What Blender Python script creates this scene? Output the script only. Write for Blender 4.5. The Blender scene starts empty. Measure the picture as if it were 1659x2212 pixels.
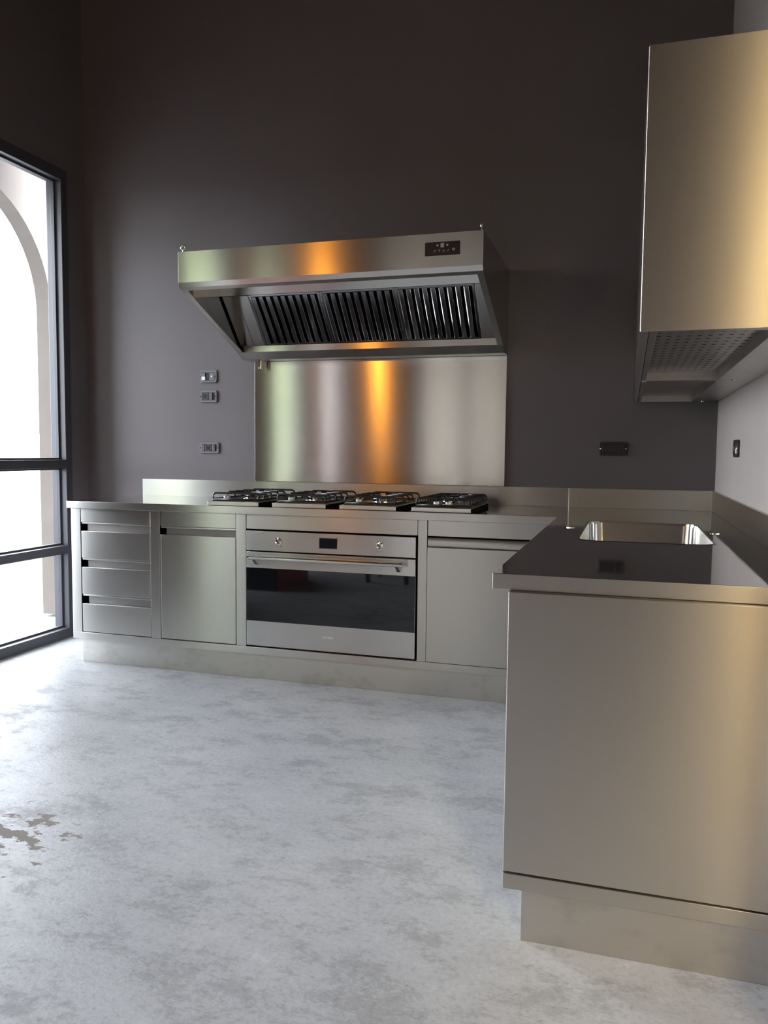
import bpy, bmesh, math, random
from mathutils import Vector, Matrix

random.seed(7)
scene = bpy.context.scene
COL = scene.collection

# ------------------------------------------------------------------ camera
cam_d = bpy.data.cameras.new('camera')
cam_d.sensor_fit = 'HORIZONTAL'
cam_d.sensor_width = 36.0
cam_d.lens = 36.0 * 1725.33 / 1659.0
cam_d.clip_start = 0.05
cam_d.clip_end = 200
cam = bpy.data.objects.new('camera', cam_d)
COL.objects.link(cam)
yaw, pitch, roll = math.radians(16.9694), math.radians(-4.2868), math.radians(0.5405)
fw = Vector((-math.sin(yaw) * math.cos(pitch), math.cos(yaw) * math.cos(pitch), math.sin(pitch)))
rt = Vector((math.cos(yaw), math.sin(yaw), 0))
up = rt.cross(fw)
rt = rt * math.cos(roll) + up * math.sin(roll)
up = rt.cross(fw)
M = Matrix((rt, up, -fw)).transposed().to_4x4()
M.translation = Vector((1.85445, -4.36020, 1.17398))
cam.matrix_world = M
scene.camera = cam

# ------------------------------------------------------------------ world, view
world = bpy.data.worlds.new('overcast_sky')
scene.world = world
world.use_nodes = True
wn = world.node_tree.nodes['Background']
wn.inputs[0].default_value = (0.84, 0.91, 1.0, 1)
wn.inputs[1].default_value = 23.0
scene.view_settings.view_transform = 'Standard'
scene.view_settings.look = 'None'
scene.view_settings.exposure = 0.1
scene.view_settings.gamma = 1.0
scene.view_settings.use_curve_mapping = False


def portal(name, loc, rot, sx, sy):
    """daylight sampling portal lying in a window opening (gives no light of its own)"""
    l = bpy.data.lights.new(name, 'AREA')
    l.shape = 'RECTANGLE'
    l.size, l.size_y = sx, sy
    l.cycles.is_portal = True
    o = bpy.data.objects.new(name, l)
    o.location = loc
    o.rotation_euler = rot
    COL.objects.link(o)


PI = math.pi
# three tall windows in the left wall
portal('window_daylight', (-1.60, -0.76, 1.42), (0, -PI / 2, 0), 2.7, 1.08)
portal('window_daylight', (-1.60, -3.15, 1.42), (0, -PI / 2, 0), 2.7, 0.76)
portal('door_daylight', (-.325, -6.74, 1.30), (-PI / 2, 0, 0), 1.25, 2.5)
portal('window_daylight', (-1.60, -4.43, 1.42), (0, -PI / 2, 0), 2.7, 0.76)


# ------------------------------------------------------------------ materials
MATS = {}


def new_mat(name):
    m = bpy.data.materials.new(name)
    m.use_nodes = True
    MATS[name] = m
    nt = m.node_tree
    return m, nt, nt.nodes['Principled BSDF'], nt.nodes['Material Output']


def N(nt, t, **kw):
    n = nt.nodes.new(t)
    for k, v in kw.items():
        setattr(n, k, v)
    return n


def obj_coords(nt, scale):
    tc = N(nt, 'ShaderNodeTexCoord')
    mp = N(nt, 'ShaderNodeMapping')
    mp.inputs['Scale'].default_value = scale
    nt.links.new(tc.outputs['Object'], mp.inputs['Vector'])
    return mp.outputs['Vector']


def noise(nt, vec, scale=5, detail=3, rough=.5):
    n = N(nt, 'ShaderNodeTexNoise')
    n.inputs['Scale'].default_value = scale
    n.inputs['Detail'].default_value = detail
    n.inputs['Roughness'].default_value = rough
    if vec is not None:
        nt.links.new(vec, n.inputs['Vector'])
    return n.outputs[0]


def ramp(nt, fac, stops):
    r = N(nt, 'ShaderNodeValToRGB')
    el = r.color_ramp.elements
    while len(el) < len(stops):
        el.new(0.5)
    for e, (p, c) in zip(el, stops):
        e.position = p
        e.color = c if len(c) == 4 else (*c, 1)
    nt.links.new(fac, r.inputs[0])
    return r.outputs[0]


def maprange(nt, fac, a, b, c, d):
    r = N(nt, 'ShaderNodeMapRange')
    for i, v in enumerate((a, b, c, d)):
        r.inputs[i + 1].default_value = v
    nt.links.new(fac, r.inputs[0])
    return r.outputs[0]


def bump(nt, bsdf, h, strength, dist):
    b = N(nt, 'ShaderNodeBump')
    b.inputs['Strength'].default_value = strength
    b.inputs['Distance'].default_value = dist
    nt.links.new(h, b.inputs['Height'])
    nt.links.new(b.outputs[0], bsdf.inputs['Normal'])


def plain(name, col, rough=.5, metal=0.0, coat=0.0, spec=.5, emit=None, es=0):
    m, nt, b, o = new_mat(name)
    b.inputs['Base Color'].default_value = (*col, 1)
    b.inputs['Roughness'].default_value = rough
    b.inputs['Metallic'].default_value = metal
    b.inputs['Coat Weight'].default_value = coat
    b.inputs['Specular IOR Level'].default_value = spec
    if emit:
        b.inputs['Emission Color'].default_value = (*emit, 1)
        b.inputs['Emission Strength'].default_value = es
    return m


def steel(name, col=(.60, .585, .555), rough=.31, aniso=.85, tangent=(0, .06, 1), grain=(4, 300, 300), var=.02, smudge=0.0,
          smudge_col=(.42, .42, .36), warp=0.0):
    """brushed stainless steel: the tangent is the direction in which reflections smear"""
    m, nt, b, o = new_mat(name)
    b.inputs['Metallic'].default_value = 1
    b.inputs['Anisotropic'].default_value = aniso
    t = N(nt, 'ShaderNodeCombineXYZ')
    for i in range(3):
        t.inputs[i].default_value = tangent[i]
    nt.links.new(t.outputs[0], b.inputs['Tangent'])
    big = noise(nt, obj_coords(nt, (1, 1, 1)), 3.0, 3)
    nt.links.new(maprange(nt, big, .3, .7, rough - var, rough + var), b.inputs['Roughness'])
    rgb = N(nt, 'ShaderNodeRGB')
    rgb.outputs[0].default_value = (*col, 1)
    cc = rgb.outputs[0]
    if smudge:
        s = noise(nt, obj_coords(nt, (1, 1, 1.4)), 9.0, 4, .6)
        f = maprange(nt, s, .52, .72, 0, smudge)
        mx = N(nt, 'ShaderNodeMix', data_type='RGBA')
        nt.links.new(f, mx.inputs[0])
        nt.links.new(cc, mx.inputs[6])
        mx.inputs[7].default_value = (*smudge_col, 1)
        cc = mx.outputs[2]
    nt.links.new(cc, b.inputs['Base Color'])
    if warp:
        h = noise(nt, obj_coords(nt, (1, 1, .6)), 3.2, 1)
        bump(nt, b, h, warp, .01)
    return m


STEEL = steel('brushed_steel')
STEEL_FRONT = steel('brushed_steel_front', rough=.30, aniso=.90, var=0)
STEEL_SPLASH = steel('brushed_steel_splash', rough=.205, aniso=.97, var=0, warp=.02)
STEEL_HOOD = steel('brushed_steel_hood', rough=.23, aniso=.94, var=0)
STEEL_PLINTH = steel('smudged_steel_plinth', rough=.40, aniso=.6, smudge=.55)
STEEL_TOP = steel('satin_worktop_steel', rough=.05, aniso=.0, tangent=(0, 1, 0), var=.005, grain=(3, 200, 200))
STEEL_END = steel('brushed_steel_end', col=(.60, .575, .53), rough=.285, aniso=.92, var=0)
STEEL_UP = steel('brightened_upstand_steel', col=(.74, .72, .64), rough=.38, aniso=.8, var=0)  # lifted, warmer colour stands in for the lit room it reflects
STEEL_SIDE = steel('satin_hood_side', col=(.52, .50, .48), rough=.14, aniso=.3, var=0)
STEEL_DULL = steel('dull_carcass_steel', col=(.34, .33, .32), rough=.45, aniso=.3)
STEEL_POL = steel('polished_baffle_steel', col=(.42, .42, .43), rough=.12, aniso=.3, tangent=(0, .67, -.73), grain=(2, 2, 2))
CHROME = plain('chrome', (.75, .75, .74), .08, 1)
BLACK_VOID = plain('black_gap_shade', (.006, .006, .007), .9, spec=.1)  # near-black colour stands in for shade in gaps, holes and hollows
CAST_IRON = plain('black_enamel', (.012, .012, .013), .28)
BLACK_PLASTIC = plain('black_plastic', (.018, .018, .02), .35)
GREY_PLASTIC = plain('dark_grey_plastic', (.13, .13, .145), .45)
WHITE_PLASTIC = plain('white_plastic', (.8, .8, .8), .4)
KNOB_GREY = plain('satin_knob', (.70, .70, .68), .30, .75)
OVEN_GLASS = plain('oven_black_glass', (.006, .007, .009), .03, 0, spec=.6)
SCREEN = plain('display_glass', (.008, .012, .018), .06)
PRINT_GREY = plain('grey_print', (.22, .21, .2), .6)
PRINT_WHITE = plain('white_print', (.75, .75, .72), .6)
PRINT_LCD = plain('lcd_print', (.45, .42, .32), .5)
PANEL_BLACK = plain('hood_panel_black', (.016, .011, .011), .35)
BEIGE = plain('beige_handle', (.72, .52, .33), .4)
FRAME = plain('anthracite_window_frame', (.045, .045, .055), .45)
RED = plain('red_lacquer', (.45, .03, .03), .4)
WOODD = plain('dark_wood', (.06, .035, .02), .5)
STICKER = plain('grey_sticker', (.22, .21, .20), .5)


def paint(name, col, rough=.55, bumpy=.05, scale=260, var=.06):
    m, nt, b, o = new_mat(name)
    v = obj_coords(nt, (1, 1, 1))
    n = noise(nt, v, 1.6, 5, .6)
    nt.links.new(ramp(nt, n, [(.3, tuple(c * (1 - var) for c in col)), (.7, tuple(c * (1 + var) for c in col))]),
                 b.inputs['Base Color'])
    b.inputs['Roughness'].default_value = rough
    bump(nt, b, noise(nt, v, scale, 2), bumpy, .002)
    return m


WALL_DARK = paint('dark_taupe_wall_paint', (.112, .096, .101), .6)
WALL_LIGHT = paint('pale_greige_wall_paint', (.40, .355, .33), .6)
WALL_REAR = paint('pale_plaster', (.27, .225, .195), .7)
CEIL = paint('brown_ceiling', (.10, .065, .05), .8)
OUTER = paint('shade_darkened_plaster', (.125, .105, .092), .9, .3, 40, .12)  # albedo lowered to put the arcade's shade into the colour
GROUND = paint('pale_gravel_ground', (.17, .17, .165), .95, .3, 60, .1)
FACADE = paint('cream_side_room_paint', (.66, .55, .36), .7)
CEIL_S = paint('white_ceiling', (.7, .68, .64), .8)
TAN = paint('tan_render', (.19, .165, .135), .9, .2, 30, .1)
PINK = paint('pink_render', (.29, .25, .24), .9, .2, 30, .1)


def floor_mat():
    m, nt, b, o = new_mat('polished_concrete_resin')
    v = obj_coords(nt, (1, 1, 1))
    vs = obj_coords(nt, (1.0, 1.6, 1))
    cloud = noise(nt, v, 1.1, 4, .55)
    fine = noise(nt, vs, 3.4, 15, .86)
    grit = noise(nt, v, 60, 6, .75)
    base = ramp(nt, cloud, [(.30, (.36, .37, .382)), (.52, (.425, .434, .442)), (.72, (.47, .477, .482))])
    stain = ramp(nt, fine, [(.34, (.58, .57, .55)), (.46, (.76, .755, .74)), (.485, (.96, .96, .96)), (.56, (1.0, 1.0, 1.0)), (.60, (1.14, 1.14, 1.15)), (.72, (1.2, 1.2, 1.2))])
    mx = N(nt, 'ShaderNodeMix', data_type='RGBA', blend_type='MULTIPLY')
    mx.inputs[0].default_value = .72
    nt.links.new(base, mx.inputs[6])
    nt.links.new(stain, mx.inputs[7])
    gm = N(nt, 'ShaderNodeMix', data_type='RGBA', blend_type='MULTIPLY')
    gm.inputs[0].default_value = .9
    nt.links.new(mx.outputs[2], gm.inputs[6])
    nt.links.new(ramp(nt, grit, [(.34, (.80, .80, .79)), (.47, (1, 1, 1)), (.66, (1.08, 1.08, 1.08))]), gm.inputs[7])
    col = gm.outputs[2]
    # worn islands where the resin has flaked, near the left
    tc = N(nt, 'ShaderNodeTexCoord')
    dist = N(nt, 'ShaderNodeVectorMath', operation='DISTANCE')
    nt.links.new(tc.outputs['Object'], dist.inputs[0])
    dist.inputs[1].default_value = (.10, -2.44, 0)
    near = maprange(nt, dist.outputs['Value'], .06, .40, .14, -.10)
    pn = noise(nt, obj_coords(nt, (1, 1.5, 1)), 13, 6, .65)
    ad = N(nt, 'ShaderNodeMath', operation='ADD')
    nt.links.new(near, ad.inputs[0])
    nt.links.new(pn, ad.inputs[1])
    mask = maprange(nt, ad.outputs[0], .64, .66, 0, 1)
    mx2 = N(nt, 'ShaderNodeMix', data_type='RGBA')
    nt.links.new(mask, mx2.inputs[0])
    nt.links.new(col, mx2.inputs[6])
    mx2.inputs[7].default_value = (.25, .235, .21, 1)
    nt.links.new(mx2.outputs[2], b.inputs['Base Color'])
    r0 = maprange(nt, fine, .44, .50, .46, .28)
    mr = N(nt, 'ShaderNodeMath', operation='MAXIMUM')
    nt.links.new(r0, mr.inputs[0])
    m8 = maprange(nt, mask, 0, 1, 0, .75)
    nt.links.new(m8, mr.inputs[1])
    nt.links.new(mr.outputs[0], b.inputs['Roughness'])
    bn = noise(nt, v, 70, 5, .7)
    bump(nt, b, bn, .35, .004)
    b.inputs['Specular IOR Level'].default_value = .035
    return m


FLOOR = floor_mat()


def glass_mat():
    m, nt, b, o = new_mat('window_glass')
    nt.nodes.remove(b)
    tr = N(nt, 'ShaderNodeBsdfTransparent')
    tr.inputs[0].default_value = (.95, .95, .95, 1)
    gl = N(nt, 'ShaderNodeBsdfGlossy')
    gl.inputs['Roughness'].default_value = .02
    lw = N(nt, 'ShaderNodeLayerWeight')
    pw = N(nt, 'ShaderNodeMath', operation='POWER')
    nt.links.new(lw.outputs['Facing'], pw.inputs[0])
    pw.inputs[1].default_value = 5
    mx = N(nt, 'ShaderNodeMixShader')
    nt.links.new(maprange(nt, pw.outputs[0], 0, 1, .03, .9), mx.inputs[0])
    nt.links.new(tr.outputs[0], mx.inputs[1])
    nt.links.new(gl.outputs[0], mx.inputs[2])
    nt.links.new(mx.outputs[0], o.inputs['Surface'])
    return m


GLASS = glass_mat()
LAMP_DISC = plain('added_lamp_disc', (1, .9, .7), .4, emit=(1.0, .80, .46), es=360)
BULB = plain('amber_bulb', (1, .5, .1), .3, emit=(1.0, .36, .035), es=170)
LEAF = paint('hedge_leaf', (.23, .26, .15), .6, .3, 40, .4)


# ------------------------------------------------------------------ mesh helpers
class MB:
    def __init__(self):
        self.v, self.f = [], []

    def add(self, vs, fs):
        k = len(self.v)
        self.v += [tuple(p) for p in vs]
        self.f += [[i + k for i in q] for q in fs]
        return self

    def box(self, x0, x1, y0, y1, z0, z1):
        vs = [(x, y, z) for z in (z0, z1) for y in (y0, y1) for x in (x0, x1)]
        return self.add(vs, [(0, 2, 3, 1), (4, 5, 7, 6), (0, 1, 5, 4), (1, 3, 7, 5), (3, 2, 6, 7), (2, 0, 4, 6)])

    def prism(self, pts, axis, a, b):
        """polygon pts in the two other axes, extruded along axis from a to b"""
        def P(p, t):
            q = list(p)
            q.insert(axis, t)
            return q
        n = len(pts)
        vs = [P(p, a) for p in pts] + [P(p, b) for p in pts]
        fs = [list(range(n))[::-1], list(range(n, 2 * n))] + [(i, (i + 1) % n, n + (i + 1) % n, n + i) for i in range(n)]
        return self.add(vs, fs)

    def tube(self, path, r, n=8, caps=True):
        path = [Vector(p) for p in path]
        rings = []
        ref = Vector((0, 0, 1))
        for i, p in enumerate(path):
            a = path[max(i - 1, 0)]
            b = path[min(i + 1, len(path) - 1)]
            t = (b - a).normalized()
            u = t.cross(ref)
            if u.length < .05:
                u = t.cross(Vector((1, 0, 0)))
            u.normalize()
            w = u.cross(t)
            rr = r[i] if isinstance(r, (list, tuple)) else r
            rings.append([p + (u * math.cos(2 * PI * k / n) + w * math.sin(2 * PI * k / n)) * rr for k in range(n)])
        vs = [p for R in rings for p in R]
        fs = []
        for i in range(len(path) - 1):
            for k in range(n):
                fs.append((i * n + k, i * n + (k + 1) % n, (i + 1) * n + (k + 1) % n, (i + 1) * n + k))
        if caps:
            fs.append(list(range(n))[::-1])
            fs.append([(len(path) - 1) * n + k for k in range(n)])
        return self.add(vs, fs)

    def lathe(self, prof, c, axis=2, n=24):
        """profile of (radius, height) turned about an axis through c"""
        vs, fs = [], []
        for r, h in prof:
            for k in range(n):
                a = 2 * PI * k / n
                p = [r * math.cos(a), r * math.sin(a)]
                p.insert(axis, h)
                vs.append((p[0] + c[0], p[1] + c[1], p[2] + c[2]))
        for i in range(len(prof) - 1):
            for k in range(n):
                fs.append((i * n + k, i * n + (k + 1) % n, (i + 1) * n + (k + 1) % n, (i + 1) * n + k))
        fs.append(list(range(n))[::-1])
        fs.append([(len(prof) - 1) * n + k for k in range(n)])
        return self.add(vs, fs)

    def torus(self, c, R, r, axis=1, n=20, m=8):
        vs, fs = [], []
        for i in range(n):
            a = 2 * PI * i / n
            for j in range(m):
                b = 2 * PI * j / m
                q = [(R + r * math.cos(b)) * math.cos(a), (R + r * math.cos(b)) * math.sin(a)]
                q.insert(axis, r * math.sin(b))
                vs.append((q[0] + c[0], q[1] + c[1], q[2] + c[2]))
        for i in range(n):
            for j in range(m):
                fs.append((i * m + j, ((i + 1) % n) * m + j, ((i + 1) % n) * m + (j + 1) % m, i * m + (j + 1) % m))
        return self.add(vs, fs)

    def build(self, name, mat, parent=None, bevel=0.0, seg=2, smooth=False):
        off = ORG.get(parent.name, Vector()) if parent else Vector()
        me = bpy.data.meshes.new(name)
        me.from_pydata([tuple(Vector(p) - off) for p in self.v], [], self.f)
        bm = bmesh.new()
        bm.from_mesh(me)
        bmesh.ops.recalc_face_normals(bm, faces=bm.faces)
        bm.to_mesh(me)
        bm.free()
        me.materials.append(mat)
        ob = bpy.data.objects.new(name, me)
        COL.objects.link(ob)
        if parent:
            ob.parent = parent
        ORG[ob.name] = off
        if bevel:
            md = ob.modifiers.new('bevel', 'BEVEL')
            md.width = bevel
            md.segments = seg
            md.limit_method = 'ANGLE'
            md.angle_limit = math.radians(40)
            me.shade_smooth()
            wn_ = ob.modifiers.new('normals', 'WEIGHTED_NORMAL')
            wn_.keep_sharp = False
        elif smooth:
            me.shade_smooth()
        return ob


ORG = {}


def B(name, mat, parent, x0, x1, y0, y1, z0, z1, bevel=.0012):
    return MB().box(x0, x1, y0, y1, z0, z1).build(name, mat, parent, bevel)


def thing(name, label, cat, loc, group=None):
    o = bpy.data.objects.new(name, None)
    COL.objects.link(o)
    o.location = loc
    o.empty_display_size = .1
    ORG[o.name] = Vector(loc)
    return tag(o, label, cat, group)


def tag(o, label, cat, group=None):
    o['label'] = label
    o['category'] = cat
    if group:
        o['group'] = group
    return o


def structure(o, label=None):
    o['kind'] = 'structure'
    if label:
        o['label'] = label
    return o


def copy_tree(o, parent=None):
    c = o.copy()
    COL.objects.link(c)
    if parent:
        c.parent = parent
    for ch in list(o.children):
        copy_tree(ch, c)
    return c


def rrect(x0, x1, z0, z1, r, n=5):
    pts = []
    for cx, cz, a0 in ((x1 - r, z1 - r, 0), (x0 + r, z1 - r, 90), (x0 + r, z0 + r, 180), (x1 - r, z0 + r, 270)):
        for k in range(n + 1):
            a = math.radians(a0 + 90 * k / n)
            pts.append((cx + r * math.cos(a), cz + r * math.sin(a)))
    return pts


def frame_prism(mb, outer, inner, axis, a, b):
    """ring between two outlines with equal point counts, extruded"""
    def P(p, t):
        q = list(p)
        q.insert(axis, t)
        return q
    n = len(outer)
    vs = [P(p, a) for p in outer] + [P(p, a) for p in inner] + [P(p, b) for p in outer] + [P(p, b) for p in inner]
    fs = []
    for i in range(n):
        j = (i + 1) % n
        fs += [(i, j, n + j, n + i), (2 * n + i, 3 * n + i, 3 * n + j, 2 * n + j), (i, 2 * n + i, 2 * n + j, j),
               (n + i, n + j, 3 * n + j, 3 * n + i)]
    return mb.add(vs, fs)


def text_mesh(name, txt, mat, parent, size, loc, shear=0.0, width=None, thick=.0003):
    cu = bpy.data.curves.new(name, 'FONT')
    cu.body = txt
    cu.size = size
    cu.shear = shear
    cu.extrude = thick
    cu.offset = size * .012
    cu.align_x = 'CENTER'
    cu.align_y = 'CENTER'
    tmp = bpy.data.objects.new(name + '_tmp', cu)
    COL.objects.link(tmp)
    bpy.context.view_layer.update()
    me = bpy.data.meshes.new_from_object(tmp)
    bpy.data.objects.remove(tmp)
    off = ORG.get(parent.name, Vector())
    xs = [v.co.x for v in me.vertices]
    k = (width / (max(xs) - min(xs))) if width else 1.0
    for v in me.vertices:
        x, y, z = v.co
        v.co = Vector((x * k + loc[0], -z + loc[1], y + loc[2])) - off
    me.materials.clear()
    me.materials.append(mat)
    ob = bpy.data.objects.new(name, me)
    COL.objects.link(ob)
    ob.parent = parent
    ORG[ob.name] = off
    return ob


# ------------------------------------------------------------------ the setting
XL, XR, YR, ZC = -1.459, 2.276, -6.6, 4.5
structure(MB().box(XL - .15, XR + .15, YR - .15, .15, -.12, 0).build('floor', FLOOR))
structure(MB().box(XL - .15, XR + .15, YR - .15, .15, ZC, ZC + .15).build('ceiling', CEIL))
structure(MB().box(XL - .15, XR + .15, 0, .15, 0, ZC).build('wall_back', WALL_DARK))
WY0, WY1, WZT = -1.36, -.165, 2.85          # window_1 opening
VY0, VY1 = -3.56, -2.74                      # window_2 opening
DZ = 3.62
wl = MB()
T = .15
wl.box(XL - T, XL, WY1, 0, 0, ZC)
wl.box(XL - T, XL, WY0, WY1, WZT, ZC)
wl.box(XL - T, XL, VY1, WY0, 0, ZC)
wl.box(XL - T, XL, VY0, VY1, WZT, ZC)
wl.box(XL - T, XL, -3.70, VY0, 0, ZC)
structure(wl.build('wall_left', WALL_DARK))
UY0, UY1 = -4.84, -4.02                      # window_3 opening
structure(MB().box(XL - T, XL, YR, UY0, 0, ZC).box(XL - T, XL, UY0, UY1, WZT, ZC).box(XL - T, XL, UY1, -3.70, 0, ZC).build('wall_left_rear', WALL_REAR))
GY0, GY1, GZ = -4.75, -3.15, 2.6             # doorway on the right
wr = MB()
wr.box(XR, XR + T, GY1, 0, 0, ZC)
wr.box(XR, XR + T, GY0, GY1, GZ, ZC)
wr.box(XR, XR + T, YR, GY0, 0, ZC)
structure(wr.build('wall_right', WALL_LIGHT))
RX0, RX1 = -1.0, .35                         # glazed door in the rear wall
structure(MB().box(XL - T, RX0, YR - .15, YR, 0, ZC).box(RX1, XR + T, YR - .15, YR, 0, ZC).box(RX0, RX1, YR - .15, YR, 2.6, ZC).build('wall_rear', WALL_REAR))


def window(name, y0, y1, zt, rails):
    w = bpy.data.objects.new(name, None)
    w.location = (XL, (y0 + y1) / 2, 0)
    COL.objects.link(w)
    ORG[w.name] = Vector(w.location)
    structure(w)
    x0, x1 = XL - .105, XL + .004
    F = .057
    B('post', FRAME, w, x0, x1, y1 - F, y1, 0, zt, .003)
    B('post', FRAME, w, x0, x1, y0, y0 + F, 0, zt, .003)
    zs = [(0, .061)] + rails + [(zt - .065, zt)]
    for a, b in zs:
        B('rail', FRAME, w, x0, x1, y0 + F, y1 - F, a, b, .003)
    for (a0, a1), (b0, b1) in zip(zs[:-1], zs[1:]):
        p = MB().box(XL - .071, XL - .065, y0 + F, y1 - F, a1, b0).build('pane', GLASS, w)
        # glazing bead around each pane: four thin bars
        bd = MB()
        q0, q1 = XL - .064, XL - .040
        ya, yb = y0 + F, y1 - F
        t = .012
        bd.box(q0, q1, ya, ya + t, a1, b0).box(q0, q1, yb - t, yb, a1, b0)
        bd.box(q0, q1, ya + t, yb - t, a1, a1 + t).box(q0, q1, ya + t, yb - t, b0 - t, b0)
        bd.build('glazing_bead', FRAME, p, .001)
    return w


window('window_1', WY0, WY1, WZT, [(.533, .580), (1.058, 1.109)])
window('window_2', VY0, VY1, WZT, [(.533, .580), (1.058, 1.109)])
window('window_3', UY0, UY1, WZT, [(.533, .580), (1.058, 1.109)])

# outside: arcade wall with an arched opening, ground, ochre facade opposite the doorway
aw = MB()
cy, cz, rr = -.43, 2.12, .76
ax0, ax1 = -2.12, -2.0
aw.box(ax0, ax1, cy + rr, 2.2, 0, 5.0)
aw.box(ax0, ax1, cy - rr - .35, cy - rr, 0, 5.0)
n = 28
pts = [(cy + rr * math.cos(PI * k / n), cz + rr * math.sin(PI * k / n)) for k in range(n + 1)]
for (ya, za), (yb, zb) in zip(pts[:-1], pts[1:]):
    aw.prism([(ya, za), (ya, 5.0), (yb, 5.0), (yb, zb)], 0, ax0, ax1)
structure(aw.build('wall_arcade', OUTER))
structure(MB().box(-2.9, XL - .15, -2.3, 2.2, 3.35, 3.45).build('ceiling_sky_blocker_left', OUTER))  # unseen roof added to keep overhead sky off the arch and floor
structure(MB().box(-1.2, .6, -8.0, YR - .15, 2.72, 2.82).build('ceiling_sky_blocker_rear', OUTER))  # unseen canopy added to cut sky light at the rear door
structure(MB().box(-300, XL - .15, -300, 300, -.30, -.02).build('ground_outside_left', GROUND))
structure(MB().box(-3.45, -1.9, -9.6, -9.0, -.02, 5.0).build('wall_neighbour', PINK))
structure(MB().box(-1.89, 5.0, -9.6, -9.0, -.02, 5.0).build('wall_neighbour_tan', TAN))
structure(MB().box(XL - .15, 5.0, -9.0, YR - .15, -.30, -.02).build('ground_outside_rear', GROUND))
gd = bpy.data.objects.new('door_1', None)
gd.location = ((RX0 + RX1) / 2, YR, 0)
COL.objects.link(gd)
ORG[gd.name] = Vector(gd.location)
structure(gd)
rm = (RX0 + RX1) / 2
for a, b in ((RX0, RX0 + .06), (rm - .045, rm + .045), (RX1 - .06, RX1)):
    B('post', FRAME, gd, a, b, YR - .10, YR + .004, 0, 2.6, .003)
for a, b in ((RX0 + .06, rm - .045), (rm + .045, RX1 - .06)):
    for z0, z1 in ((0, .08), (1.02, 1.08), (2.53, 2.6)):
        B('rail', FRAME, gd, a, b, YR - .10, YR + .004, z0, z1, .003)
    for z0, z1 in ((.08, 1.02), (1.08, 2.53)):
        B('pane', GLASS, gd, a, b, YR - .056, YR - .050, z0, z1, 0)
# added, unseen side room behind the right doorway, lit for a warm glow
SX = 4.6
structure(MB().box(XR + .15, SX, YR, -2.6, -.12, 0).build('floor_side_room', FLOOR))
sr = MB().box(SX, SX + .15, YR, -2.6, 0, 2.9).box(XR + .15, SX + .15, YR - .15, YR, 0, 2.9).box(XR + .15, SX + .15, -2.6, -2.45, 0, 2.9)
structure(sr.build('wall_side_room', FACADE))
structure(MB().box(XR + .15, SX + .15, YR - .15, -2.45, 2.9, 3.0).build('ceiling_side_room', CEIL_S))

# ------------------------------------------------------------------ worktop
ZT, ZB, YC, YF = .891, .853, -.694, -.682
XP, YP = 1.554, -2.489
SX0, SX1, SY0, SY1 = 1.702, 2.124, -1.665, -.885


def worktop_mesh():
    outer = [(-1.084, 0), (-1.084, YC), (XP, YC), (XP, YP), (XR, YP), (XR, 0)]
    hole = rrect(SX0, SX1, SY0, SY1, .055, 6)
    bm = bmesh.new()
    loops = []
    for lp in (outer, hole):
        vs = [bm.verts.new((x, y, ZT)) for x, y in lp]
        loops += [bm.edges.new((vs[i], vs[(i + 1) % len(vs)])) for i in range(len(vs))]
    bmesh.ops.triangle_fill(bm, edges=loops, use_beauty=True)
    r = bmesh.ops.extrude_face_region(bm, geom=bm.faces[:])
    for e in r['geom']:
        if isinstance(e, bmesh.types.BMVert):
            e.co.z = ZB
    bmesh.ops.recalc_face_normals(bm, faces=bm.faces)
    mb = MB()
    bm.verts.index_update()
    mb.v = [tuple(v.co) for v in bm.verts]
    mb.f = [[v.index for v in f.verts] for f in bm.faces]
    bm.free()
    return mb


wt = thing('worktop', 'L-shaped stainless steel worktop with upstand along the back and right walls', 'worktop', (.6, -.35, ZB))
tp = worktop_mesh().build('top', STEEL_TOP, wt, .0016)
tp.data.materials.append(STEEL_FRONT)
for p in tp.data.polygons:
    if abs(p.normal.z) < .5:
        p.material_index = 1
B('upstand', STEEL, wt, -1.058, 1.553, -.011, -.0005, ZT, .993, .001)
B('upstand', STEEL_UP, wt, 1.555, 2.2615, -.0125, -.0005, ZT, .993, .001)
B('upstand', STEEL_END, wt, 2.262, XR - .0005, -2.487, -.0005, ZT, .993, .001)
for cx, cyy in ((1.648, -1.215), (2.160, -1.255)):
    MB().lathe([(.017, 0), (.017, .0022), (.012, .0034)], (cx, cyy, ZT), 2, 20).build('tap_hole_cap', CHROME, wt, smooth=False)

# sink let into the peninsula
sk = thing('sink', 'deep stainless steel sink bowl let into the peninsula worktop', 'sink', (1.913, -1.275, .64))
sm = MB()
levels = [(ZT + .0008, 0.006, .060), (ZT + .0008, -.002, .054), (ZT - .012, -.005, .052), (.70, -.010, .055), (.672, -.022, .05), (.664, -.045, .04)]
rings = [[(x, y, z) for x, y in rrect(SX0 - e, SX1 + e, SY0 - e, SY1 + e, r, 8)] for z, e, r in levels]
k = len(rings[0])
sm.v = [p for R in rings for p in R]
for i in range(len(rings) - 1):
    for j in range(k):
        sm.f.append([i * k + j, i * k + (j + 1) % k, (i + 1) * k + (j + 1) % k, (i + 1) * k + j])
sm.f.append([(len(rings) - 1) * k + j for j in range(k)])
STEEL_SINK = steel('sink_steel', col=(.45, .44, .42), rough=.16, aniso=.3)
sb = sm.build('bowl', STEEL_SINK, sk, smooth=False)
for p in sb.data.polygons:
    p.use_smooth = True
sb.data.set_sharp_from_angle(angle=math.radians(40))
MB().lathe([(.045, .6645), (.045, .667), (.036, .6665), (.034, .662)], (1.913, -1.275, 0), 2, 24).build('drain', CHROME, sk)

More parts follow.
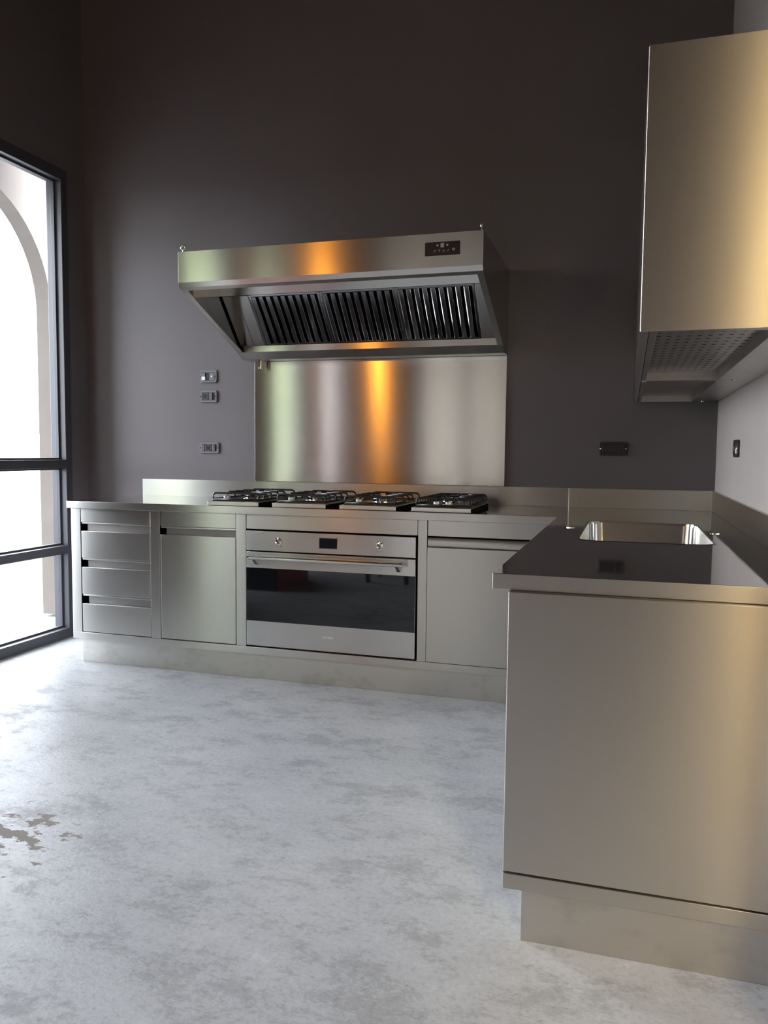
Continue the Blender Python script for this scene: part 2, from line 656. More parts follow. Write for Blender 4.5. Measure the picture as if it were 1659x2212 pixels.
# ------------------------------------------------------------------ back-wall cabinets
plinth = thing('plinth', 'smudged steel plinth under the cabinets on the back wall', 'plinth', (.3, -.6, 0))
B('kick_board', STEEL_PLINTH, plinth, -1.015, 1.64, -.667, -.649, 0, .129)
B('end_board', STEEL_PLINTH, plinth, -1.015, -.997, -.649, -.02, 0, .129)
rail = thing('base_rail', 'long steel bottom rail running below the drawers and oven', 'rail', (.3, -.35, .129))
B('front_rail', STEEL_FRONT, rail, -1.065, 1.594, YF, YF + .03, .129, .1675, .0015)
B('end_rail', STEEL_FRONT, rail, -1.065, -1.045, YF + .031, -.005, .129, .1675, .0015)
B('bottom_plate', STEEL_DULL, rail, -1.044, 1.594, YF + .031, -.005, .150, .1675)

ZR = .1685


def front_gap(parent, x0, x1, z0, z1, void=.02):
    """recessed grip channel above a drawer or door: a dull trough with a dark end"""
    B('grip_channel', STEEL_DULL, parent, x0 + void, x1, YF + .028, YF + .034, z0 - .02, z1 + .004, 0)


# drawer cabinet
dc = thing('drawer_cabinet', 'steel base cabinet with three stacked drawers next to the window', 'cabinet', (-.80, -.35, ZR))
B('carcass', BLACK_VOID, dc, -1.045, -.53, YF + .050, -.006, ZR, ZB - .001, 0)
B('side_panel', STEEL_FRONT, dc, -1.065, -1.046, YF + .0615, -.006, ZR, ZB - .001)
B('stile', STEEL_FRONT, dc, -1.065, -1.0045, YF, YF + .06, ZR, ZB - .001, .0015)
B('fascia', STEEL_FRONT, dc, -1.0025, -.5695, YF + .002, YF + .022, .778, ZB - .001, .0015)
B('fascia_lip', STEEL_FRONT, dc, -1.0, -.5695, YF + .004, YF + .020, .7675, .7765, .003)
for z0, z1, lip in ((.580, .729, 1), (.380, .530, 1), (.172, .328, 0)):
    d = B('drawer', STEEL_FRONT, dc, -1.0, -.5695, YF, YF + .020, z0, z1, .0025)
    front_gap(d, -1.0, -.5695, z1, z1 + .045)
    if lip:
        B('drawer_lip', STEEL_FRONT, d, -.998, -.5695, YF + .003, YF + .018, z0 - .011, z0 - .0015, .003)

# door cabinet
uc = thing('door_cabinet', 'narrow steel base cabinet with a single tall door left of the oven', 'cabinet', (-.29, -.35, ZR))
B('carcass', BLACK_VOID, uc, -.528, -.035, YF + .050, -.006, ZR, ZB - .001, 0)
B('stile', STEEL_FRONT, uc, -.5665, -.5085, YF, YF + .049, ZR, ZB - .001, .0015)
B('stile', STEEL_FRONT, uc, -.0605, -.0045, YF, YF + .049, ZR, ZB - .001, .0015)
B('fascia', STEEL_FRONT, uc, -.5055, -.0635, YF + .002, YF + .022, .775, ZB - .001, .0015)
B('fascia_lip', STEEL_FRONT, uc, -.503, -.0635, YF + .004, YF + .020, .7635, .7735, .003)
d = B('door', STEEL_FRONT, uc, -.5035, -.0635, YF - .001, YF + .020, .172, .729, .0025)
front_gap(d, -.5035, -.0635, .729, .770)

# oven housing + oven
oh = thing('oven_housing', 'steel oven housing with plain top rail between two stiles', 'cabinet', (.45, -.35, ZR))
B('carcass', BLACK_VOID, oh, -.034, .935, YF + .052, -.006, ZR, ZB - .001, 0)
B('fascia', STEEL_FRONT, oh, -.002, .9005, YF + .001, YF + .021, .778, ZB - .001, .0015)
B('stile', STEEL_FRONT, oh, .9035, .948, YF, YF + .049, ZR, ZB - .001, .0015)

ov = thing('oven', 'wide built-in steel oven with black glass door and bar handle', 'oven', (.4475, -.40, ZR + .002))
STEEL_OVEN = steel('oven_steel', col=(.60, .595, .58), rough=.245, aniso=.90, var=0)
OY = YF - .006
B('cavity_box', BLACK_VOID, ov, .01, .885, YF + .012, YF + .051, .176, .765, 0)
cp = B('control_panel', STEEL_OVEN, ov, .001, .894, OY, YF + .012, .6695, .769, .0015)
ds = MB()
frame_prism(ds, [(.3985, .6935), (.4965, .6935), (.4965, .7485), (.3985, .7485)], [(.4015, .6965), (.4935, .6965), (.4935, .7455), (.4015, .7455)], 1, OY - .0015, OY)
dsp = ds.build('display_frame', CHROME, cp)
B('display', SCREEN, dsp, .4015, .4935, OY - .0008, OY, .6965, .7455, 0)
for kx in (.181, .714):
    kb = MB().lathe([(.017, 0), (.017, -.004), (.012, -.006), (.012, -.020), (.010, -.024)], (kx, OY, .720), 1, 24).build('knob', CHROME, cp, smooth=False)
    gr = MB()
    gr.tube([(kx - .009, OY - .020, .720), (kx - .009, OY - .021, .735), (kx - .0085, OY - .021, .744)], [.0045, .004, .003], 8)
    gr.tube([(kx + .006, OY - .020, .722), (kx + .007, OY - .020, .738), (kx + .007, OY - .019, .746)], [.0035, .003, .002], 8)
    gr.lathe([(.005, -.0242), (.005, -.0252)], (kx - .002, OY, .716), 1, 12)
    gr.build('knob_grip', CHROME, kb, smooth=True)
    MB().torus((kx - .012, OY - .0003, .694), .0045, .0009, 1, 14, 5).build('knob_mark', PRINT_GREY, kb)
    MB().box(kx - .001, kx + .002, OY - .0005, OY, .6935, .6945).build('knob_mark', PRINT_GREY, kb)
    MB().torus((kx + .013, OY - .0003, .694), .0045, .0009, 1, 14, 5).build('knob_mark', PRINT_GREY, kb)
od = MB().box(.001, .894, OY, YF + .012, .178, .6625).build('door', STEEL_OVEN, ov, .0015)
B('door_glass', OVEN_GLASS, od, .0015, .8935, OY - .0018, OY - .0002, .307, .581, .0006)
hz, hy = .6375, OY - .045
hd = MB().tube([(.036, hy, hz), (.836, hy, hz)], .0095, 14).build('handle', CHROME, od, smooth=False)
hd.data.materials[0] = steel('handle_steel', col=(.68, .67, .65), rough=.18, aniso=.2)
for x in (.060, .812):
    MB().prism([(hy - .004, hz - .006), (hy + .010, hz + .006), (OY, hz - .020), (OY, hz - .040), (OY - .006, hz - .040)], 0, x - .009, x + .009).build('handle_bracket', CHROME, hd, .001)
    e = .010 if x > .4 else -.010
for x0, x1 in ((.030, .040), (.832, .842)):
    MB().tube([(x0, hy, hz), (x1, hy, hz)], .0115, 14).build('handle_end_cap', CHROME, hd)
text_mesh('logo', 'smeg', PRINT_WHITE, od, .021, (.4475, OY - .0006, .2495), .12, .056)

# corner cabinet right of the oven
cc = thing('corner_cabinet', 'steel corner base cabinet with plain door right of the oven', 'cabinet', (1.25, -.35, ZR))
B('carcass', BLACK_VOID, cc, .950, 1.592, YF + .050, -.006, ZR, ZB - .001, 0)
B('fascia', STEEL_FRONT, cc, .9515, 1.592, YF + .001, YF + .021, .7785, ZB - .001, .0015)
d = B('door', STEEL_FRONT, cc, .9505, 1.552, YF - .003, YF + .020, .1695, .7245, .002)
MB().prism([(YF + .004, .7265), (YF - .001, .738), (YF - .001, .756), (YF + .006, .7695), (YF + .020, .7695), (YF + .020, .7265)], 0, .9515, 1.552).build('grip_profile', STEEL, d, .003)
B('filler', STEEL_FRONT, cc, 1.5535, 1.592, YF, YF + .02, ZR, .7770, .001)

# peninsula cabinet along the right wall
XQ, YQ = 1.594, -2.502
pc = thing('peninsula_cabinet', 'steel peninsula base cabinet with large plain end panel facing the camera', 'cabinet', (1.935, -1.6, 0))
MB().box(1.617, XR - .002, YQ + .022, -.700, ZR, .64).box(1.617, 1.66, YQ + .022, -.700, .64, ZB - .001).box(2.17, XR - .002, YQ + .022, -.700, .64, ZB - .001).box(1.66, 2.17, YQ + .022, -1.74, .64, ZB - .001).box(1.66, 2.17, -.81, -.700, .64, ZB - .001).build('carcass', STEEL_DULL, pc)
B('end_panel', STEEL_END, pc, XQ, XR - .002, YQ, YQ + .020, .1715, ZB - .0015, .0025)
B('base_rail', STEEL_END, pc, XQ, XR - .002, YQ, YQ + .03, .129, .1675, .0018)
B('base_rail', STEEL_END, pc, XQ, XQ + .03, YQ + .031, YF - .002, .129, .1675, .0018)
B('bottom_plate', STEEL_DULL, pc, XQ + .031, XR - .002, YQ + .031, -.700, .145, .167, 0)
B('plinth', STEEL_PLINTH, pc, 1.639, XR - .002, -2.492, -2.474, 0, .129, .001)
B('plinth', STEEL_PLINTH, pc, 1.639, 1.657, -2.473, -.668, 0, .129, .001)
ys = [-2.480, -1.887, -1.294, -.70]
for a, b in zip(ys[:-1], ys[1:]):
    B('door', STEEL_FRONT, pc, XQ, 1.615, a + .002, b - .002, .172, .725, .002)
    B('fascia', STEEL_FRONT, pc, XQ + .001, 1.615, a + .002, b - .002, .778, ZB - .0015, .001)

# ------------------------------------------------------------------ hobs
def hob(i, x0, label, dense):
    x1 = x0 + .288
    y0, y1 = -.672, -.175
    t = thing('gas_hob', label, 'hob', ((x0 + x1) / 2, (y0 + y1) / 2, ZT), 'gas hobs in a row on the worktop')
    B('base_plate', STEEL_HOB, t, x0, x1, y0 + .0062, y1, .9105, .9125, .0006)
    B('front_lip', STEEL_HOB, t, x0, x1, y0, y0 + .006, ZT + .001, .9127, .002)
    B('under_box', BLACK_VOID, t, x0 + .0008, x1 - .0008, y0 + .0062, y1 - .001, ZT + .0005, .9104, 0)
    m = (x0 + x1) / 2
    gx0, gx1, gy0, gy1 = x0 + .016, x1 - .010, y0 + .030, y1 - .012
    B('burner_tray', CAST_IRON, t, gx0 - .004, gx1 + .004, gy0 - .004, gy1 + .004, .9126, .916, .001)
    # pan support of round black bars
    r = .0052
    zb, zt = .9225, .955
    fr = MB()
    cr = .02
    for y in (gy0, gy1):
        fr.tube([(gx0, y, zb), (gx1, y, zb)], r)
    for x in (gx0, gx1):
        fr.tube([(x, gy0, zb), (x, gy1, zb)], r)
    ps = fr.build('pan_support', CAST_IRON, t, smooth=True)

    def arc(pa, pb, pc_, n=5):
        pa, pb, pc_ = Vector(pa), Vector(pb), Vector(pc_)
        return [pa * (1 - s) ** 2 + pb * 2 * s * (1 - s) + pc_ * s ** 2 for s in [k / n for k in range(n + 1)]]

    def hoop(y):
        h = [(gx0, y, zb)] + arc((gx0, y, zt - cr), (gx0, y, zt), (gx0 + cr, y, zt)) + arc((gx1 - cr, y, zt), (gx1, y, zt), (gx1, y, zt - cr)) + [(gx1, y, zb)]
        MB().tube(h, r).build('hoop_bar', CAST_IRON, ps, smooth=True)

    def prong(y, side, ln):
        xa = gx0 if side < 0 else gx1
        h = [(xa, y, zb)] + arc((xa, y, zt - cr), (xa, y, zt), (xa - side * cr, y, zt)) + [(xa - side * ln, y, zt)]
        MB().tube(h, r).build('prong', CAST_IRON, ps, smooth=True)
    hoop(gy0)
    hoop(gy1)
    if dense:
        for q in range(1, 8):
            y = gy0 + (gy1 - gy0) * q / 8
            if q == 4:
                hoop(y)
            else:
                prong(y, -1, .085 if q != 2 and q != 6 else .06)
                prong(y, 1, .085 if q != 2 and q != 6 else .06)
        burners = [(m, gy0 + .13, .030), (m, gy1 - .11, .040)]
        knobs = [(m - .030, gy0 + .014), (m + .028, gy0 + .014)]
    else:
        cyb = (gy0 + gy1) / 2 + .01
        for q in (-1, 0, 1):
            prong(cyb + q * .085, -1, .085)
            prong(cyb + q * .085, 1, .085)
        burners = [(m + .01, cyb - .01, .062)]
        knobs = [(x0 + .085, gy0 + .020)]
    # bar along the middle, over the burner
    MB().tube([(m, gy0, zt), (m, burners[0][1] - burners[0][2] * .8, zt)], r).build('middle_bar', CAST_IRON, ps, smooth=True)
    MB().tube([(m, gy1, zt), (m, burners[-1][1] + burners[-1][2] * .8, zt)], r).build('middle_bar', CAST_IRON, ps, smooth=True)
    for bx, by, br in burners:
        bn = MB().lathe([(br * 1.25, .916), (br * 1.25, .919), (br * 1.0, .921), (br, .934), (br * .95, .9375)], (bx, by, 0), 2, 28).build('burner', CHROME, t, smooth=False)
        MB().lathe([(br * .93, .938), (br * .96, .940), (br * .94, .944), (br * .8, .9455)], (bx, by, 0), 2, 28).build('burner_cap', CAST_IRON, bn, smooth=False)
        tw = MB()
        for q in range(20):
            a = 2 * PI * q / 20
            cxx, cyy2 = bx + br * 1.005 * math.cos(a), by + br * 1.005 * math.sin(a)
            tw.box(cxx - .0018, cxx + .0018, cyy2 - .0018, cyy2 + .0018, .924, .9345)
        tw.build('flame_ports', CAST_IRON, bn)
    for kx, ky in knobs:
        MB().lathe([(.008, .916), (.008, .921), (.0165, .9215), (.0165, .938), (.0145, .940)], (kx, ky, 0), 2, 22).build('knob', KNOB_GREY, t, .0008)
    return t


STEEL_HOB = steel('hob_steel', col=(.66, .655, .63), rough=.30, aniso=.5)
hob(0, -.228, 'single-burner gas hob nearest the window, leftmost of four', False)
hob(1, .137, 'single-burner gas hob with one knob, second from the window', False)
hob(2, .500, 'single-burner gas hob with one knob, third from the window', False)
hob(3, .866, 'gas hob with two knobs and dense black pan support, rightmost', True)

# ------------------------------------------------------------------ splashback
sp = MB().box(-.284, 1.210, -.0085, -.0005, .994, 1.6990).build('splashback', STEEL_SPLASH, None, .0012)
tag(sp, 'tall brushed steel splashback panel between the hobs and the range hood', 'splashback')

# ------------------------------------------------------------------ range hood
HX0, HX1, HY = -.311, 1.213, -.799
hood = thing('range_hood', 'wall-mounted steel range hood with slanted baffle filters above the hobs', 'range hood', (.45, -.01, 1.70))
prof = [(-.799, 2.152), (-.799, 2.002), (-.789, 1.979), (-.172, 1.735), (-.112, 1.700), (-.001, 1.700), (-.001, 2.152)]
MB().box(HX0, HX1, HY, HY + .0015, 2.002, 2.152).build('front_panel', STEEL_HOOD, hood, .0006)
B('top_panel', STEEL_HOOD, hood, HX0, HX1, HY + .002, -.001, 2.1505, 2.152, 0)
for a, b in ((HX0, HX0 + .0015), (HX1 - .0015, HX1)):
    MB().prism([(y if y > -.7985 else -.7972, z if z < 2.15 else 2.150) for y, z in prof], 0, a, b).build('side_panel', STEEL_SIDE, hood)
# turned-in rims round the open underside
MB().prism([(-.7985, 2.0015), (-.789, 1.979), (-.765, 1.969), (-.765, 1.9755), (-.787, 1.985), (-.7965, 2.0015)], 0, HX0 + .0016, HX1 - .0016).build('front_rim', STEEL_HOOD, hood)
for a, b in ((HX0 + .0016, HX0 + .030), (HX1 - .030, HX1 - .0016)):
    MB().prism([(-.7648, 1.969), (-.1725, 1.7355), (-.1725, 1.742), (-.7648, 1.9755)], 0, a, b).build('side_rim', STEEL_HOOD, hood)
# lower trough along the wall
MB().prism([(-.172, 1.735), (-.112, 1.700), (-.001, 1.700), (-.001, 1.7025), (-.111, 1.7025), (-.168, 1.7365)], 0, HX0 + .0016, HX1 - .0016).build('lower_rail', STEEL_HOOD, hood)
FT, FB = Vector((0, -.372, 2.012)), Vector((0, -.150, 1.772))
sl = (FB - FT).normalized()
nrm = Vector((0, -sl.z, sl.y)) * -1
if nrm.y > 0:
    nrm = -nrm


def slab(x0, x1, a, b, t0, t1):
    """a slab on the slanted filter plane: a..b metres down the slope, t0..t1 metres out of it"""
    vs = []
    for x in (x0, x1):
        for s in (a, b):
            for t in (t0, t1):
                p = FT + sl * s + nrm * t
                vs.append((x, p.y, p.z))
    return vs, [(0, 1, 3, 2), (4, 6, 7, 5), (0, 4, 5, 1), (2, 3, 7, 6), (0, 2, 6, 4), (1, 5, 7, 3)]


L = (FB - FT).length
MB().prism([(-.1560, 1.7720), (-.1535, 1.7720), (-.1545, 1.7375), (-.1575, 1.7375)], 0, HX0 + .03, HX1 - .03).build('gutter_lip', STEEL_HOOD, hood)
MB().prism([(FT.y - .060, 2.149), (FT.y - .002, FT.z + .002), (FT.y + .004, FT.z + .004), (FT.y - .054, 2.149)], 0, HX0 + .002, HX1 - .002).build('upper_plate', STEEL_HOOD, hood)
for a, b in ((HX0 + .012, -.215), (-.2135, -.147), (1.097, HX1 - .012)):
    MB().add(*slab(a, b, 0, L, -.004, .002)).build('blank_plate', STEEL_HOOD, hood, .0008)
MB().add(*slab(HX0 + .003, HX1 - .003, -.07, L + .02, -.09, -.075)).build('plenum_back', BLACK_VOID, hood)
fxs = [-.145, .2683, .6816, 1.095]
for fx0, fx1 in zip(fxs[:-1], fxs[1:]):
    fm = MB()
    fm.add(*slab(fx0 + .001, fx0 + .014, 0, L, -.035, .002)).add(*slab(fx1 - .014, fx1 - .001, 0, L, -.035, .002))
    fm.add(*slab(fx0 + .014, fx1 - .014, 0, .012, -.035, .000)).add(*slab(fx0 + .014, fx1 - .014, L - .012, L, -.035, .000))
    fl = fm.build('grease_filter', STEEL_POL, hood, .0008)
    nb = 9
    pw = (fx1 - fx0 - .028) / nb
    shared = None
    for q in range(nb):
        bx = fx0 + .014 + q * pw
        # each baffle a shallow channel with turned-up edges
        w = pw * .62
        pr = [(0, -.016), (.0002, .0006), (.0046, .0034), (w - .0024, .0035), (w - .0004, .001), (w, -.016), (w - .0018, -.016), (w - .003, .001), (.003, .001), (.0018, -.016)]
        if shared is None:
            mb = MB()
            for s in (.012, L - .012):
                for px, t in pr:
                    p = FT + sl * s + nrm * t
                    mb.v.append((bx + px, p.y, p.z))
            k = len(pr)
            mb.f = [[j, (j + 1) % k, k + (j + 1) % k, k + j] for j in range(k)] + [list(range(k))[::-1], list(range(k, 2 * k))]
            ob = mb.build('baffle', STEEL_POL, fl)
            shared = ob.data
            bx_first = bx
        else:
            ob = bpy.data.objects.new('baffle', shared)
            COL.objects.link(ob)
            ob.parent = fl
            ob.location = (bx - bx_first, 0, 0)
# control panel on the front
pm = MB().prism(rrect(.949, 1.110, 2.0535, 2.1135, .004), 1, HY - .0015, HY - .0001).build('control_panel', PANEL_BLACK, hood)
py = HY - .0016
MB().prism(rrect(1.0205, 1.0365, 2.0885, 2.1075, .003), 1, py - .0006, py).build('display_window', PRINT_LCD, pm)
B('display_digit', PANEL_BLACK, pm, 1.0255, 1.0265, py - .0009, py - .0006, 2.092, 2.104, 0)
for x in (1.0065, 1.0515):
    MB().torus((x, py, 2.098), .0032, .0010, 1, 14, 5).build('indicator_ring', PRINT_WHITE, pm)
for x, kind in ((.9955, 0), (1.015, 1), (1.035, 2), (1.056, 3)):
    if kind == 0:
        ob = MB().torus((x, py, 2.074), .0042, .0012, 1, 14, 5)
        ob.box(x - .008, x - .005, py - .0005, py, 2.067, 2.069)
    elif kind == 1:
        ob = MB().prism([(x - .006, 2.080), (x + .006, 2.080), (x + .0015, 2.073), (x + .0015, 2.067), (x - .0015, 2.067), (x - .0015, 2.073)], 1, py - .0005, py)
    elif kind == 2:
        ob = MB().prism([(x - .005, 2.072), (x, 2.080), (x + .005, 2.072)], 1, py - .0005, py).box(x - .006, x + .006, py - .0005, py, 2.068, 2.070)
    else:
        ob = MB().prism([(x - .005, 2.079), (x + .005, 2.079), (x, 2.070)], 1, py - .0005, py).box(x - .006, x - .004, py - .0005, py, 2.067, 2.073)
    ob.build('button_icon', PRINT_GREY, pm)
text_mesh('ce_mark', 'CE', PRINT_WHITE, pm, .014, (1.080, py, 2.077), 0, .013)
# eye bolts for hanging
for x in (HX0 + .022, HX1 - .012):
    eb = MB().lathe([(.007, 2.152), (.007, 2.156), (.0045, 2.157), (.0045, 2.163)], (x, HY + .014, 0), 2, 14).build('eye_bolt', CHROME, hood)
    MB().torus((x, HY + .014, 2.175), .0115, .0042, 0 if x > 0 else 1, 22, 8).build('eye_ring', CHROME, eb, smooth=True)
# sticker inside the left cheek
MB().add([(HX0 + .0032, -.735, 1.985), (HX0 + .0032, -.66, 1.958), (HX0 + .0032, -.66, 2.000), (HX0 + .0032, -.735, 2.000), (HX0 + .0028, -.735, 1.985), (HX0 + .0028, -.66, 1.958), (HX0 + .0028, -.66, 2.000), (HX0 + .0028, -.735, 2.000)],
         [(0, 1, 2, 3), (7, 6, 5, 4), (0, 4, 5, 1), (1, 5, 6, 2), (2, 6, 7, 3), (3, 7, 4, 0)]).build('rating_sticker', STICKER, hood)
# grease drain tap hanging under the trough
dt = MB().box(-.217, -.208, -.075, -.050, 1.652, 1.6995).build('drain_tap', BEIGE, hood, .001)
B('tap_body', BLACK_PLASTIC, dt, -.229, -.2175, -.068, -.055, 1.664, 1.6995, .001)
B('tap_nozzle', CHROME, dt, -.229, -.2175, -.068, -.055, 1.652, 1.663, .001)

# ------------------------------------------------------------------ sockets and switches
def outlet(name, label, cat, cx, cz, w, h, modules, wall='back', mat=None, ypos=None):
    t = thing(name, label, cat, (0, 0, 0), 'uncovered socket frames on the walls')
    frm = mat or GREY_PLASTIC
    # local frame: x along the wall, z up, -y out of the wall
    o = MB()
    frame_prism(o, rrect(-w / 2, w / 2, -h / 2, h / 2, .010), rrect(-w * .40, w * .40, -h * .32, h * .32, .003), 1, -.009, -.0005)
    o.build('mounting_frame', frm, t, .0012)
    B('back_box', BLACK_PLASTIC, t, -w * .40, w * .40, -.004, -.0005, -h * .32, h * .32, 0)
    iw = w * .80
    x = -iw / 2
    for kind, frac in modules:
        a, b = x + .0008, x + iw * frac - .0008
        x += iw * frac
        m = (a + b) / 2
        hh = h * .30
        if kind == 'round':
            s = B('socket_module', BLACK_PLASTIC, t, a, b, -.011, -.004, -hh, hh, .001)
            r = min((b - a) / 2, hh) * .92
            MB().torus((m, -.011, 0), r, .0018, 1, 24, 6).build('socket_rim', frm, s)
            hl = MB()
            for dx in (-.0065, 0, .0065):
                hl.lathe([(.0018, -.0112), (.0018, -.0118)], (m + dx, 0, 0), 1, 10)
            hl.build('pin_holes', BLACK_VOID, s)
        elif kind == 'slot':
            s = B('socket_module', frm, t, a, b, -.012, -.004, -hh, hh, .001)
            for dz in (-.013, 0, .013):
                MB().lathe([(.0026, -.0122), (.0026, -.0126)], (m, 0, dz), 1, 10).build('pin_hole', BLACK_VOID, s)
        elif kind == 'white':
            B('switch_key', frm, t, a, b, -.011, -.004, .001, hh, .001)
            B('switch_key', WHITE_PLASTIC, t, a, b, -.012, -.004, -hh, 0, .001)
        elif kind == 'knob':
            s = B('switch_module', frm, t, a, b, -.010, -.004, -hh, hh, .001)
            MB().lathe([(.006, -.010), (.006, -.014), (.004, -.015)], (m, 0, 0), 1, 14).build('knob', WHITE_PLASTIC, s)
        elif kind == 'dark':
            B('blank_module', BLACK_PLASTIC, t, a, b, -.006, -.004, -hh, hh, .001)
    for sx in (-1, 1):
        MB().lathe([(.0042, -.009), (.0042, -.0105), (.003, -.0115)], (sx * w * .445, 0, 0), 1, 12).build('screw', CHROME, t)
    if wall == 'back':
        t.location = (cx, 0, cz)
    else:
        t.location = (XR, ypos, cz)
        t.rotation_euler = (0, 0, -PI / 2)   # -y out of the wall becomes -x
    return t


outlet('light_switch', 'topmost grey wall switch with a white key, left of the hood', 'switch', -.5925, 1.620, .112, .073, [('white', .28), ('dark', .30), ('knob', .42)])
outlet('wall_socket', 'grey wall socket with round outlet, just under the white-keyed switch', 'socket', -.592, 1.5005, .112, .072, [('round', .56), ('slot', .24), ('dark', .20)])
outlet('wall_socket', 'wide grey wall socket low on the left, above the worktop', 'socket', -.5895, 1.190, .130, .066, [('slot', .20), ('round', .50), ('slot', .18), ('dark', .12)])
outlet('wall_socket', 'wide black wall socket between splashback and right corner', 'socket', 1.7755, 1.2025, .141, .070, [('slot', .22), ('round', .52), ('slot', .26)], mat=BLACK_PLASTIC)
outlet('wall_socket', 'black wall socket on the pale right wall below the wall cabinets', 'socket', 0, 1.202, .140, .070, [('slot', .22), ('round', .52), ('white', .26)], 'right', mat=BLACK_PLASTIC, ypos=-.825)

# ------------------------------------------------------------------ wall cabinets on the right
def wall_cabinet(label, y0, y1, perforated):
    x0, x1, z0, z1 = 1.869, XR - .001, 1.443, 2.048
    t = thing('wall_cabinet', label, 'wall cabinet', ((x0 + x1) / 2, (y0 + y1) / 2, z0), 'steel wall cabinets')
    B('body', STEEL_END, t, x0 + .021, x1, y0 + .003, y1, z0 + .036, z1, .0012)
    m = (y0 + y1) / 2
    for a, b in ((y0 + .003, m - .001), (m + .001, y1)):
        B('door', STEEL_FRONT, t, x0, x0 + .019, a + .001, b - .001, z0, z1, .002)
    B('end_panel', STEEL_END, t, x0 + .001, x1, y0, y0 + .0025, z0, z1, .0008)
    rx0, rx1 = x0 + .036, 2.150
    B('bottom_rail', STEEL_UNDER, t, x0 + .0205, rx0, y0 + .003, y1, z0, z0 + .0355, .0008)
    B('bottom_rail', STEEL_UNDER, t, rx1, x1, y0 + .003, y1, z0, z0 + .0355, .0008)
    B('bottom_rail', STEEL_UNDER, t, rx0, rx1, y0 + .003, y0 + .035, z0, z0 + .0355, .0008)
    B('bottom_rail', STEEL_UNDER, t, rx0, rx1, y1 - .020, y1, z0, z0 + .0355, .0008)
    ty0, ty1 = y0 + .0352, y1 - .0202
    zt = z0 + .030
    if perforated:
        # drip tray with real square holes
        nx, ny = 10, 20
        mb = MB()
        px, pyy = (rx1 - rx0) / nx, (ty1 - ty0) / ny
        hs = .0052
        xs, yss = [rx0], [ty0]
        for q in range(nx):
            c = rx0 + px * (q + .5)
            xs += [c - hs, c + hs]
        for q in range(ny):
            c = ty0 + pyy * (q + .5)
            yss += [c - hs, c + hs]
        xs.append(rx1)
        yss.append(ty1)
        nxv = len(xs)
        mb.v = [(x, y, zt) for y in yss for x in xs]
        for j in range(len(yss) - 1):
            for i in range(nxv - 1):
                if i % 2 == 1 and j % 2 == 1:
                    continue
                mb.f.append([j * nxv + i, j * nxv + i + 1, (j + 1) * nxv + i + 1, (j + 1) * nxv + i])
        tr = mb.build('drip_tray', STEEL_UNDER, t)
        B('tray_hole_shade', BLACK_VOID, tr, rx0, rx1, ty0, ty1, zt + .004, zt + .0055, 0)  # black sheet standing in for the shade behind the holes
    else:
        B('bottom_plate', STEEL_UNDER, t, rx0, rx1, ty0, ty1, zt, zt + .003, 0)
    for x, y in ((x0 + .030, y1 - .012), (2.20, y1 - .03)):
        MB().lathe([(.006, z0 - .004), (.008, z0 - .002), (.008, z0)], (x, y, 0), 2, 12).build('fixing_screw', CHROME, t)
    return t


STEEL_UNDER = steel('cabinet_underside_steel', col=(.50, .48, .46), rough=.34, aniso=.3, tangent=(1, 0, 0), smudge=.4, smudge_col=(.3, .28, .26))
wall_cabinet('steel wall cabinet nearest the camera, with perforated drip tray underneath', -2.495, -1.232, True)
wall_cabinet('steel wall cabinet in the far corner with plain recessed underside', -1.230, -.002, False)

# ------------------------------------------------------------------ things seen only as reflections, plus an added lamp
pl = thing('pendant_lamp', 'amber glowing pendant lamp, seen as an orange streak in the splashback', 'lamp', (-.77, -4.0, 2.10))
LZ = .30
MB().tube([(-.77, -4.0, 2.03 + LZ), (-.77, -4.0, ZC - .02)], .004, 8).build('cord', BLACK_PLASTIC, pl)
MB().lathe([(.05, ZC - .025), (.05, ZC - .001)], (-.77, -4.0, 0), 2, 20).build('ceiling_rose', BLACK_PLASTIC, pl)
MB().lathe([(.018, 1.945), (.022, 1.96), (.022, 2.02), (.010, 2.03)], (-.77, -4.0, LZ), 2, 20).build('lamp_holder', BLACK_PLASTIC, pl)
MB().lathe([(.004, 1.80), (.022, 1.806), (.036, 1.825), (.042, 1.855), (.036, 1.89), (.022, 1.92), (.017, 1.944)], (-.77, -4.0, LZ), 2, 24).build('bulb', BULB, pl, smooth=True)

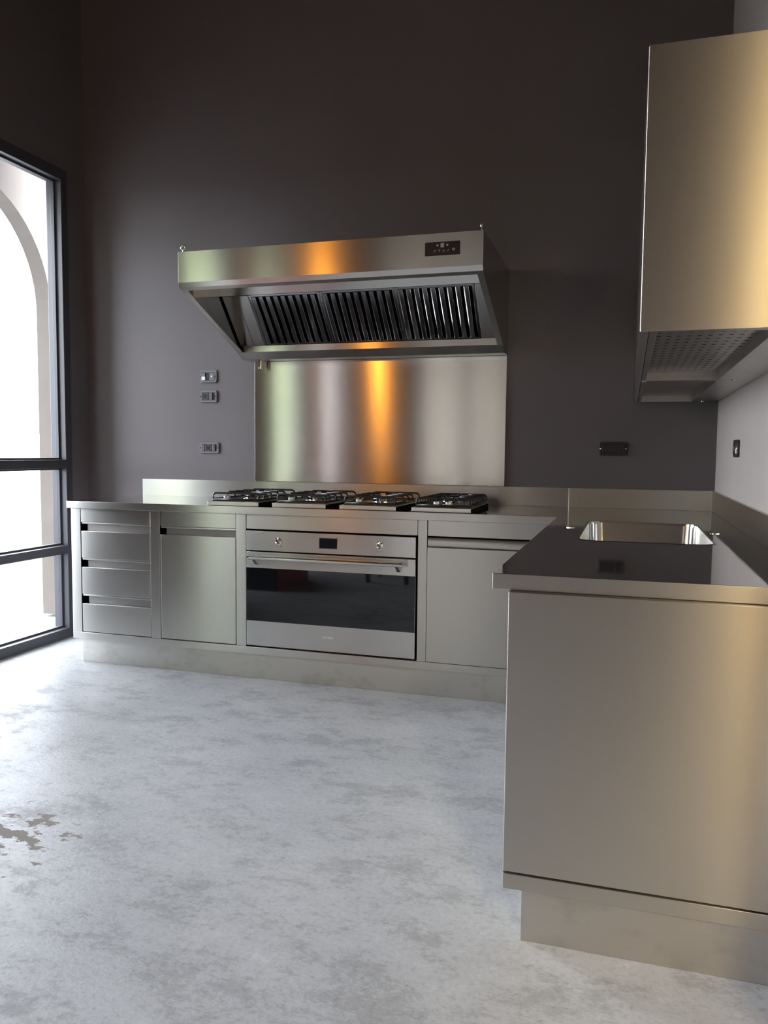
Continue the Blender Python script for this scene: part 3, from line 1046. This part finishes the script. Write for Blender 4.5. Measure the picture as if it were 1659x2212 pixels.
rc = thing('red_chest', 'red-sided chest with dark end, a dim reflection in the oven glass', 'chest', (-1.18, -3.43, 0))
B('body', BLACK_PLASTIC, rc, -1.42, -.935, -3.77, -3.09, .0, .62, .004)
B('side_board', RED, rc, -.934, -.922, -3.765, -3.095, .004, .616, .002)
B('lid', RED, rc, -1.43, -.915, -3.78, -3.08, .621, .645, .004)

st = thing('stool', 'dark wooden stool whose legs show faintly in the oven glass', 'stool', (-.19, -4.02, 0))
B('seat', WOODD, st, -.40, .02, -4.23, -3.80, .43, .46, .006)
for x in (-.37, -.01):
    for y in (-4.20, -3.84):
        B('leg', WOODD, st, x - .018, x + .018, y - .018, y + .018, 0, .429, .003)

cl = thing('added_ceiling_lamp', 'added warm ceiling lamp of the unseen side room, a yellow glow on the end panels', 'lamp', (3.0, -6.0, 2.80))  # invented lamp that supplies the doorway's warm light
MB().lathe([(.16, 2.82), (.17, 2.83), (.17, 2.899)], (3.0, -6.0, 0), 2, 28).build('housing', WHITE_PLASTIC, cl)
MB().lathe([(.10, 2.80), (.155, 2.808), (.155, 2.8195)], (3.0, -6.0, 0), 2, 28).build('diffuser', LAMP_DISC, cl)

hg = MB()
random.seed(3)
nx_, nz = 46, 30
hy0, ht = -9.0, 5.5
for j in range(nz + 1):
    for i in range(nx_ + 1):
        x = -8.5 + 4.85 * i / nx_
        z = -.02 + ht * j / nz
        hg.v.append((min(x, -3.62) + random.uniform(-.04, .04), hy0 + random.uniform(-.10, .10), z + (random.uniform(-.12, .12) if j == nz else 0)))
for j in range(nz):
    for i in range(nx_):
        a = j * (nx_ + 1) + i
        hg.f.append([a, a + 1, a + nx_ + 2, a + nx_ + 1])
k0 = len(hg.v)
hg.v += [(-8.5, hy0 - .9, -.02), (-3.6, hy0 - .9, -.02), (-3.6, hy0 - .9, ht - .02), (-8.5, hy0 - .9, ht - .02)]
tl = nz * (nx_ + 1)
hg.f += [[k0, k0 + 1, k0 + 2, k0 + 3], [k0 + 3, k0 + 2] + [tl + i for i in range(nx_, -1, -1)],
         [k0, k0 + 3] + [j * (nx_ + 1) for j in range(nz, -1, -1)], [k0 + 1, k0 + 2] + [j * (nx_ + 1) + nx_ for j in range(nz, -1, -1)]]
tag(hg.build('hedge', LEAF), 'clipped green hedge outside, a pale green streak in the splashback', 'hedge')
